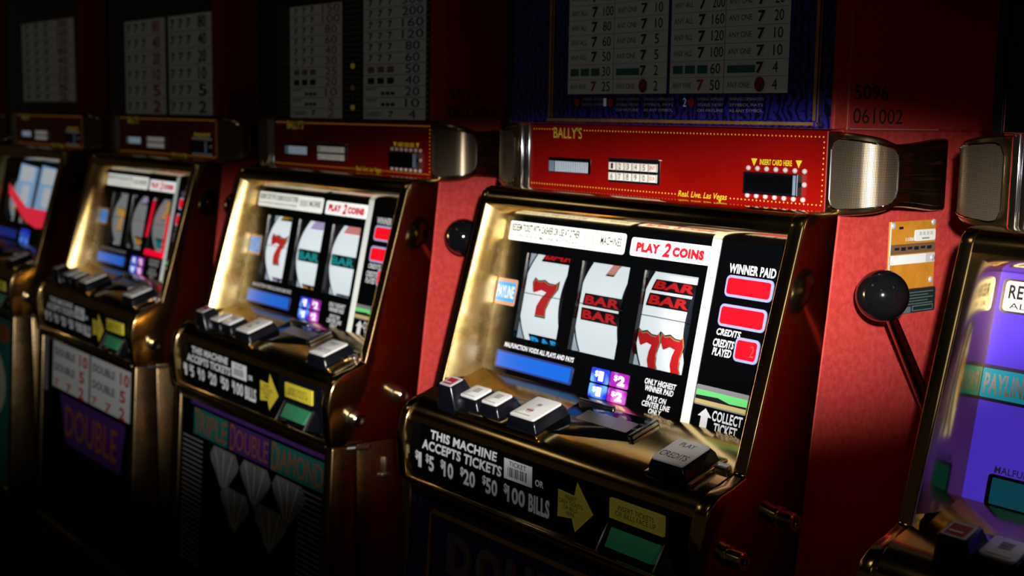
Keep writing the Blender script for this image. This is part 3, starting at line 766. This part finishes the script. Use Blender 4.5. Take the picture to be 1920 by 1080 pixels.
SP = [(.449, -.001), (.458, -.0008), (.467, .0002), (.475, .0020), (.4825, .0048), (.489, .0088), (.4940, .0135), (.4972, .0185), (.4990, .0235), (.4998, .0285), (.500, .034),
      (.4998, .046), (.498, .058), (.4945, .073), (.490, .089), (.485, .105), (.4795, .120), (.4745, .138), (.470, .155)]
def sp_z(i):
    n = len(SP) - 1
    if i <= 10: t = i / 10; return (.0005 - .0106 * t ** 1.5, -.0765 + .0100 * t ** 1.5)
    t = (i - 10) / (n - 10); t = t * t * (3 - 2 * t)
    return (-.0101 + .0050 * t, -.0665 - .0085 * t)
def speaker(p, side):
    mx = (lambda x: x) if side > 0 else (lambda x: -.001 - (x - .449) * 1.18)
    def surf(x, y, z, n, h): return (mx(x + n[0] * h), y + n[1] * h, z)
    N = []
    for i in range(len(SP)):
        a, c = SP[max(i - 1, 0)], SP[min(i + 1, len(SP) - 1)]
        t = Vector((c[0] - a[0], c[1] - a[1])).normalized(); N.append((t.y, -t.x))
    b = MB()
    rings = []
    for i, (x, y) in enumerate(SP):
        zt, zb = sp_z(i)
        prof = [(-.010, zt - .002), (-.004, zt), (-.0012, zt - .001), (0, zt - .003), (0, zb + .003), (-.0012, zb + .001), (-.004, zb), (-.010, zb + .002)]
        rings.append([surf(x, y, z, N[i], h) for h, z in prof])
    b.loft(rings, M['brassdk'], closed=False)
    xb = .455
    # closing back block
    zt, zb = sp_z(10)
    b.loft([[(mx(xq), yq, zq) for xq, yq in ((.449, .004), (.470, .012), (.486, .040), (.468, .150), (.449, .150))] for zq in (zb + .001, zt - .001)], M['blackpl'])
    o = b.build('speaker', p, 'rounded corner speaker housing')
    # grille with rounded corners, following the curved front
    c = MB(); k = c.mi(M['grille']); kr = c.mi(M['chrome'])
    cum = [0]
    for i in range(1, 11): cum.append(cum[-1] + math.dist(SP[i], SP[i - 1]))
    L = cum[-1]
    def at(s):
        s = max(0, min(L, s))
        i = max(j for j in range(10) if cum[j] <= s + 1e-9)
        t = (s - cum[i]) / (cum[i + 1] - cum[i])
        x = SP[i][0] + t * (SP[i + 1][0] - SP[i][0]); y = SP[i][1] + t * (SP[i + 1][1] - SP[i][1])
        za, zb_ = sp_z(i); zc, zd = sp_z(i + 1)
        n = (N[i][0] + t * (N[i + 1][0] - N[i][0]), N[i][1] + t * (N[i + 1][1] - N[i][1]))
        return x, y, za + t * (zc - za), zb_ + t * (zd - zb_), n
    s0, s1, rr = .0045, L - .0015, .010
    cols = []
    ns = 30
    for a in range(ns + 1):
        s = s0 + (s1 - s0) * a / ns
        x, y, zt, zb, n = at(s)
        d = 0
        for q in (s - s0, s1 - s):
            if q < rr: d = max(d, rr - math.sqrt(max(rr * rr - (rr - q) ** 2, 0)))
        cols.append((s, x, y, zt - .006 - d, zb + .006 + d, n))
    uvl = c.uv
    nz = 8
    V = [[c.bm.verts.new(surf(x, y, zt + (zb - zt) * j / nz, n, .0012)) for j in range(nz + 1)] for (s, x, y, zt, zb, n) in cols]
    for a in range(ns):
        for j in range(nz):
            f = c.bm.faces.new((V[a][j], V[a + 1][j], V[a + 1][j + 1], V[a][j + 1])); f.material_index = k
            for lp, (aa, jj) in zip(f.loops, ((a, j), (a + 1, j), (a + 1, j + 1), (a, j + 1))):
                s, x, y, zt, zb, n = cols[aa]
                lp[uvl].uv = (s, zt + (zb - zt) * jj / nz + 1)
    # bright rim
    path = [surf(x, y, zt, n, .0014) for (s, x, y, zt, zb, n) in cols] + [surf(x, y, zb, n, .0014) for (s, x, y, zt, zb, n) in reversed(cols)]
    path.append(path[0])
    c.tube(path, .0009, M['chrome'], 6)
    c.build('grille', o, 'perforated metal grille in a bright rim')
    # louvers along the outer side
    d = MB()
    for k_ in range(4):
        rings = []
        for i in range(10, len(SP) - 1):
            zt, zb = sp_z(i); st = (zt - zb - .008) / 4
            z = zb + .004 + st * k_
            x, y = SP[i]; e = .0 if i == 10 else .0016
            rings.append([surf(x, y, z + .0004, N[i], -.001), surf(x, y, z + .0012, N[i], e), surf(x, y, z + st * .70, N[i], e + (.0008 if i > 10 else 0)), surf(x, y, z + st * .96, N[i], -.001)])
        d.loft(rings, M['brassdk'])
    d.build('louver', o, 'dark ribbed louver')
    return o

# top glass ----------------------------------------------------------------------
def top_glass(p, kind):
    b = MB(); h = .0006
    x0, x1, z0, z1 = -.003, .4575, .0025, .60
    if kind == 'flame':
        b.slab(TG, rnd_rect(x0, z0, x1, z1, 0), 0, M['bluepat'], .002)
        for xa, xb in ((.0680, .0735), (.4395, .4450)): b.slab(TG, [(xa, .005), (xb, .005), (xb, .55), (xa, .55)], .004, M['gold'], .004, bevel=.001)
        b.slab(TG, [(.0680, .0035), (.4450, .0035), (.4450, .0095), (.0680, .0095)], .006, M['gold'], .006, bevel=.0015)
        b.rect(TG, .0735, .0095, .4395, .55, h, M['bluepat'])
        # caption lines under the table
        for xs, n, pre in ((.118, 2, ''), (.172, 3, '1'), (.290, 3, '2')):
            if pre: b.text(TG, pre, xs - .014, .0215, xs - .0095, .0300, h * 2, M['ink'], 0)
            b.print_(TG, [(xs - .003 + .0045 * math.cos(k * .524), .0255 + .0045 * math.sin(k * .524)) for k in range(12)], h * 2, M['b_red'])
            for k in range(n):
                zz = .0275 - k * .0055
                b.text(TG, ('SYMBOL APPEARS', 'DOUBLES THE PAY', 'ON PAYLINE')[k], xs + .006, zz, xs + .040, zz + .0028, h * 2, M['greyed'], 0)
                if n == 3: b.text(TG, ('WINNING COMBINATION', 'SYMBOL PAYS', 'AS ANY SYMBOL')[k], xs + .048, zz, xs + .090, zz + .0028, h * 2, M['greyed'], 0)
        for q, (xa, xb) in enumerate(((.0990, .2520), (.2565, .4085))):
            b.rect(TG, xa, .0345, xb, .34, h * 2, M['paper'])
            md = xa + (xb - xa) * .48
            b.rect(TG, md, .0345, md + .0006, .34, h * 3, M['line'])
            vals = (('25', '30', '50', '60', '80', '100', '120', '150'), ('50', '60', '100', '120', '160', '200', '240', '300'))[q]
            vr = (('2', '2', '5', '5', '10', '10', '15', '20'), ('4', '4', '10', '10', '20', '20', '30', '40'))[q]
            for k in range(8):
                z = .0345 + k * .0158; W = xb - xa
                b.rect(TG, xa, z + .0155, xb, z + .0158, h * 3, M['line'])
                if k == 1:
                    for j in range(3): b.rect(TG, xa + W * (.03 + j * .11), z + .0035, xa + W * (.12 + j * .11), z + .0115, h * 3, M['tealtab'])
                else:
                    b.text(TG, 'ANY FIVE' if k == 0 else 'ANY ALL', xa + W * .03, z + .005, xa + W * .20, z + .0105, h * 3, M['line'], 0)
                    b.text(TG, '7', xa + W * .25, z + .0025, xa + W * .31, z + .0135, h * 3, M['b_red'] if k == 0 else M['bink'], .03)
                b.text(TG, vals[k], xa + W * .365, z + .003, xa + W * (.45 if len(vals[k]) < 3 else .47), z + .013, h * 3, M['bink'], .0)
                if k == 1: b.rect(TG, md + W * .03, z + .0035, md + W * .26, z + .0105, h * 3, M['tealtab'])
                else: b.text(TG, 'ANY ONE', md + W * .03, z + .005, md + W * .22, z + .0105, h * 3, M['line'], 0)
                if k == 0: b.print_(TG, [(md + W * .30 + .0065 * math.cos(a * .524), z + .008 + .0072 * math.sin(a * .524)) for a in range(12)], h * 3, M['platedk'])
                b.text(TG, '7', md + W * .27, z + .0028, md + W * .33, z + .0132, h * 4, M['b_red'] if k == 0 else M['bink'], .03)
                b.text(TG, vr[k], md + W * .40, z + .003, md + W * (.44 if len(vr[k]) < 2 else .47), z + .013, h * 3, M['bink'], .0)
    else:
        b.slab(TG, rnd_rect(x0, z0, x1, z1, 0), 0, M['black'], .002)
        if kind == 'tall':
            tabs = ((.0930, .2430, ('2', '5', '10', '20', '25', '30', '40', '60', '80', '100', '150')), (.2995, .4500, ('4', '10', '20', '40', '50', '60', '80', '120', '160', '200', '300')))
            st, zb = .0147, -.0008 + .0035
            for xa, xb, vals in tabs:
                W = xb - xa
                b.rect(TG, xa, zb, xb, zb + st * 11, h, M['paper'])
                for k, v in enumerate(vals):
                    z = zb + k * st
                    b.rect(TG, xa, z + st - .0006, xb, z + st, h * 2, M['line'])
                    if k == 0: b.text(TG, 'CHERRY', xa + W * .04, z + .003, xa + W * .32, z + .010, h * 2, M['b_teal'], .0); b.text(TG, '7', xa + W * .42, z + .003, xa + W * .50, z + .011, h * 2, M['bink'])
                    elif k < 3:
                        b.text(TG, 'ANY', xa + W * .05, z + .009, xa + W * .24, z + .0125, h * 2, M['line'])
                        for j in range(3): b.rect(TG, xa + W * (.30 + j * .08), z + .003, xa + W * (.36 + j * .08), z + .007, h * 2, M['bink'])
                    else:
                        for j in range(3):
                            if k < 5: b.rect(TG, xa + W * (.08 + j * .16), z + .003, xa + W * (.19 + j * .16), z + .011, h * 2, M['grey'] if k == 4 else M['bink'])
                            else: b.text(TG, '7', xa + W * (.09 + j * .16), z + .003, xa + W * (.16 + j * .16), z + .0118, h * 2, M['bink'])
                    b.text(TG, v, xa + W * (.80 - .055 * len(v)), z + .002, xa + W * (.80 + .055 * len(v)), z + .0128, h * 2, M['b_purple'] if xa > .2 else M['b_red'], 0)
            for k in range(22):
                z = .006 + k * .0075
                b.rect(TG, .4530, z, .4570, z + .003, h, M['grey']); b.rect(TG, .247, z, .296, z + .0018, h, M['line']); b.rect(TG, .050, z, .088, z + .0018, h, M['line'])
            for z, m in ((.045, 'greyed'), (.031, 'b_teal'), (.018, 'yellow'), (.075, 'yellow')): b.print_(TG, [(.272 + .006 * math.cos(a * .524), z + .004 * math.sin(a * .524)) for a in range(12)], h * 2, M[m])
        else:
            tabs = ((.083, .268), (.282, .467)) if kind == 'wide' else ((.115, .445),)
            zb = .0035 if kind == 'wide' else .026
            for xa, xb in tabs:
                xb = min(xb, .456); W = xb - xa
                b.rect(TG, xa, zb, xb, zb + .17, h, M['paper'])
                n = 6 if kind == 'wide' else 9; st = .17 / n
                for k in range(n):
                    z = zb + k * st
                    b.rect(TG, xa, z + st - .0008, xb, z + st, h * 2, M['line'])
                    for j in range(3): b.text(TG, '7', xa + W * (.06 + j * .19), z + st * .2, xa + W * (.16 + j * .19), z + st * .75, h * 2, M['bink'], .02)
                    b.text(TG, str((2, 5, 10, 20, 40, 80, 120, 160, 200)[k]), xa + W * .70, z + st * .12, xa + W * .88, z + st * .85, h * 2, M['b_red'] if xa < .2 else M['bink'], .02)
    return b.build('top_glass', p, {'flame': 'top glass with paytable on blue flame print in a gold frame', 'tall': 'black top glass with two tall white pay tables',
        'wide': 'black top glass with two wide white pay tables'}.get(kind, 'black top glass with one pay table'))

def lever(p):
    b = MB()
    ball = Vector((.510, .0065, -.1430)); piv = Vector((.480, .185, -.340))
    b.lathe_x((.461, piv.y, piv.z), [(0, .014), (.003, .014), (.005, .011), (.014, .010), (.018, .009), (.024, .007)], M['chrome'])
    d = (ball - piv)
    b.tube([piv, piv + d * .35, piv + d * .7, ball - d.normalized() * .018], [.0078, .0068, .0060, .0052], M['rod'], 18)
    o = b.build('lever', p, 'metal pull lever on the right side')
    c = MB(); c.sphere(ball, .0232, M['knob'], 40, 24)
    c.build('knob', o, 'glossy black ball knob')
    return o

def locks(p):
    for (y, z, l, r) in ((-.0600, -.3465, .017, .0088), (-.1265, -.3695, .017, .0088)):
        b = MB()
        b.lathe_x((.4615, y, z), [(0, r + .002), (.002, r + .002), (.0025, r), (l, r), (l + .001, r - .0015), (l + .001, r - .004), (l - .001, r - .0045), (l - .001, .0005)], M['chrome'])
        b.box((.4615 + l - .0012, y - .0007, z - .004), (.4615 + l - .0002, y + .0007, z + .004), M['black'])
        b.build('lock', p, 'chrome cylinder lock')
    b = MB()
    b.tube([(.463, -.135, -.4075), (.469, -.128, -.4065), (.470, -.110, -.4085), (.464, -.104, -.4090)], .0028, M['steel'], 10)
    b.build('latch', p, 'small steel door latch')
    b = MB()
    b.box((.461, -.084, -.4520), (.466, -.071, -.4480), M['steel'], .001); b.box((.461, -.080, -.4500), (.464, -.0745, -.4270), M['steel'], .001)
    b.build('door_catch', p, 'L-shaped steel catch')

def tax_plate(p):
    b = MB()
    b.slab(SD, [(.0805, -.1500), (.1560, -.1500), (.1545, -.0840), (.0800, -.0840)], .0012, M['plate'], .002, bevel=.0003, seg=1)
    b.rect(SD, .0803, -.150, .0822, -.0842, .0016, M['white'])
    b.rect(SD, .0825, -.1155, .1545, -.1060, .0016, M['platedk'])
    for k in range(6): b.rect(SD, .088 + k * .0105, -.1115 - (k % 2) * .0008, .0955 + k * .0105, -.1090, .002, M['bink'])
    b.rect(SD, .0815, -.1255, .1400, -.1165, .0016, M['white'])
    b.rect(SD, .1400, -.1255, .1548, -.1165, .0016, M['greyed'])
    b.text(SD, '11/06', .1050, -.1035, .1180, -.0998, .002, M['white'], .03)
    b.print_(SD, rnd_rect(.0935, -.0915, .1005, -.0890, .001), .002, M['bink'])
    o = b.build('tax_plate', p, 'orange licence plate with white bands')
    c = MB(); c.slab(SD, rnd_rect(.1200, -.1040, .1535, -.0930, .002), .002, M['white'], .001)
    for k in range(4): c.rect(SD, .126 + k * .006, -.0985, .1305 + k * .006, -.0950, .0023, M['greyed'])
    c.rect(SD, .131, -.1022, .143, -.1008, .0023, M['grey'])
    c.build('date_sticker', o, 'small pale sticker')
    c = MB(); c.slab(SD, rnd_rect(.0920, -.1740, .1600, -.1505, .002), .0016, M['serial'], .0015, bevel=.0003, seg=1)
    for k in range(5): c.rect(SD, .110, -.1545 - k * .0028, .155 - (k % 2) * .008, -.1536 - k * .0028, .0019, M['serialtxt'])
    c.rect(SD, .1060, -.1735, .1195, -.1675, .0019, M['serialtxt']); c.rect(SD, .1215, -.1725, .1560, -.1670, .0019, M['serialtxt'])
    c.rect(SD, .1230, -.1715, .1545, -.1680, .0022, M['serial'])
    c.build('serial_label', o, 'dark green serial label')
    for y, z in ((.0855, -.0880), (.1500, -.0865), (.1510, -.1215), (.1505, -.1430)):
        c = MB(); c.sphere(Vector((.4625, y, z)), .0032, M['screw'], 12, 8, (.5, 1, 1)); c.build('screw', o, 'domed chrome screw')
    return o

def glass_purple(p):
    b = MB(); h = .0006
    glass_base(b, M['purple'])
    b.text(G, 'MALFUNCTION VOIDS ALL PLAYS', .0330, -.2590, .1500, -.2535, h, M['greyed'], .02)
    g = b.build('reel_glass', p, 'purple printed glass')
    c = MB(); c.slab(G, rnd_rect(.0130, -.1375, .2000, -.1110, .004), .001, M['steel'], .001); c.slab(G, rnd_rect(.0160, -.1358, .1980, -.1128, .003), .0014, M['sign2'], .001)
    c.text(G, 'REDEEM TICKET WITH CASHIER', .0195, -.1265, .1900, -.1155, .0018, M['bink'], .03)
    c.text(G, 'ALL WINS PAYED BY MACHINE', .0215, -.1340, .1900, -.1292, .0018, M['bink'], .01)
    c.build('message_sign', g, 'white sign beginning REDEEM')
    c = MB(); c.slab(G, rnd_rect(.0090, -.2065, .0520, -.1785, 0), .0008, M['purpdk'], .0006)
    c.slab(G, rnd_rect(.0095, -.2040, .0520, -.1815, .001), .0012, M['teal'], .001)
    c.text(G, 'PAYLINE', .0120, -.2005, .0505, -.1850, .0016, M['greyed'], .03)
    c.build('payline_sign', g, 'teal PAYLINE marker')
    c = MB(); c.slab(G, rnd_rect(.0290, -.2850, .1400, -.2600, .003), .001, M['navy'], .001); c.slab(G, rnd_rect(.0330, -.2825, .1370, -.2625, .001), .0014, M['tealdk'], .001)
    c.build('credit_display', g, 'dim teal display')
    for x0, x1 in WX:
        c = MB(); c.rect(G, x0, WZ[0], x1, WZ[1], -.0015, M['pane']); c.build('window_pane', g)
    return g

def glass_bonus(p):
    b = MB(); h = .0006
    glass_base(b, M['black'])
    b.print_(G, [(.3565, -.2855), (.3655, -.2855), (.3655, -.2735), (.3700, -.2735), (.3610, -.2655), (.3520, -.2735), (.3565, -.2735)], h, M['ink'])
    g = b.build('reel_glass', p, 'dark printed glass')
    c = MB()
    for xa, xb in ((.12, .235), (.262, .385)):
        c.slab(G, [(xa, -.205), (xb, -.220), (xb + .012, -.118), (xa + .012, -.112)], .004, M['pale_blue'], .001)
        c.slab(G, rnd_rect(xa + .025, -.150, xb - .01, -.118, .004), .005, M['bonus_white'], .001)
        c.slab(G, rnd_rect(xa + .045, -.198, xb - .025, -.158, .004), .005, M['bonus_white'], .001)
    c.slab(G, [(.085, -.182), (.075, -.160), (.215, -.205), (.385, -.205), (.385, -.238), (.300, -.245), (.215, -.232)], .006, M['bonus_red'], .001)
    c.build('bonus_panel', g, 'pale blue lit panels crossed by a red band')
    c = MB(); c.slab(G, rnd_rect(.0310, -.2775, .1655, -.2580, .002), .0012, M['lcdfr'], .001); c.build('credit_display', g, 'dim blue display')
    c = MB()
    for x0, x1 in ((.195, .2225), (.2245, .252)):
        for z0, z1 in ((-.283, -.269), (-.2672, -.2525)): c.slab(G, rnd_rect(x0, z0, x1, z1, .0015), .0008, M['t_blue'], .0006)
    c.build('coin_tiles', g, 'blue lit coin tiles')
    return g

def red_glow(p):
    b = MB()
    b.slab(G, [(.3200, -.245), (.3270, -.245), (.3270, -.170), (.3200, -.170)], .0012, M['redglow'], .001)
    b.slab(G, [(.2470, -.246), (.3270, -.246), (.3270, -.236), (.2470, -.236)], .0012, M['redglow'], .001)
    b.slab(G, [(.2400, -.215), (.2470, -.215), (.2560, -.150), (.2490, -.150)], .0012, M['redglow'], .001)
    return b.build('win_light', p, 'red lit strips around the third reel')

# ------------------------------------------------------------------ the machines
LABELS = {
    0: 'large middle slot machine, red 7 on first reel, orange licence plate on its side',
    1: 'slot machine with teal BAR reels, TRIPLE DOUBLE DIAMOND on its lower glass',
    2: 'slot machine with two white pay lists below and red-lit third reel',
    3: 'slot machine near the left edge, red band across pale blue lit panels',
    4: 'slot machine cut off at far left, only its speaker and side showing',
    -1: 'slot machine cut off at right edge, purple glass with teal PAYLINE strip',
}
def root(n):
    o = bpy.data.objects.new('slot_machine', None); COL.objects.link(o)
    o.empty_display_size = .1
    o.location = (-n * PITCH + CX, CY, 0)
    o['label'] = LABELS[n]; o['category'] = 'slot machine'; o['group'] = 'slot machines in a row'
    return o

r0 = root(0)
cabinet(r0); stand(r0); top_box(r0); door_frame(r0); belly_frame(r0)
buttons(r0); coin_tray(r0); bill_panel(r0); bill_acceptor(r0)
tracking_panel(r0); chrome_strip(r0); speaker(r0, 1); speaker(r0, -1); lever(r0); locks(r0)
common = list(r0.children)
def copy_part(o, parent):
    c = o.copy(); COL.objects.link(c); c.parent = parent
    for ch in o.children: copy_part(ch, c)
    return c
g0 = glass_classic(r0)
ROOT = {0: r0}
for n in (1, 2, 3, 4, -1):
    ROOT[n] = root(n)
    for o in common:
        if n == -1 and o.name.startswith('door_frame'): door_frame(ROOT[n], 'brass')
        else: copy_part(o, ROOT[n])
for n in (1, 2): copy_part(g0, ROOT[n])
glass_bonus(ROOT[3]); copy_part(g0, ROOT[4]); glass_purple(ROOT[-1])
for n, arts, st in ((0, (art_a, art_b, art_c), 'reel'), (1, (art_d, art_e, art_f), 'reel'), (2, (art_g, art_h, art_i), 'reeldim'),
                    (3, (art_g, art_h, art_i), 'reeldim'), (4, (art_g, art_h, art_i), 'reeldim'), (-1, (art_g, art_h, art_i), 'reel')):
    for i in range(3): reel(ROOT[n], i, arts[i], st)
red_glow(ROOT[2])
for n, k in ((0, 'flame'), (1, 'tall'), (2, 'wide'), (3, 'single'), (4, 'single'), (-1, 'plain')): top_glass(ROOT[n], k)
for n, k in ((0, 'double'), (1, 'diamond'), (2, 'pays'), (3, 'bowl'), (4, 'plain'), (-1, 'plain')): belly_glass(ROOT[n], k)
for n, a, c in ((0, '5096', '061002'), (1, '5022', '061003'), (2, '5026', '061004')): number_tag(ROOT[n], a, c)
tax_plate(r0)

# ------------------------------------------------------------------ the room
def slab_obj(name, a, b, m):
    me = bpy.data.meshes.new(name); bm = bmesh.new()
    x0, y0, z0 = a; x1, y1, z1 = b
    bmesh.ops.create_cube(bm, size=1, matrix=Matrix.Translation(((x0 + x1) / 2, (y0 + y1) / 2, (z0 + z1) / 2)) @ Matrix.Diagonal((x1 - x0, y1 - y0, z1 - z0, 1)))
    bm.to_mesh(me); bm.free(); me.materials.append(m)
    o = bpy.data.objects.new(name, me); COL.objects.link(o); o['kind'] = 'structure'
slab_obj('floor', (-7, -4, -.1), (5, .7, 0), M['floor'])
slab_obj('wall_back', (-7, .6, 0), (5, .7, 3), M['wall'])
slab_obj('ceiling', (-7, -4, 3), (5, .7, 3.1), M['wall'])
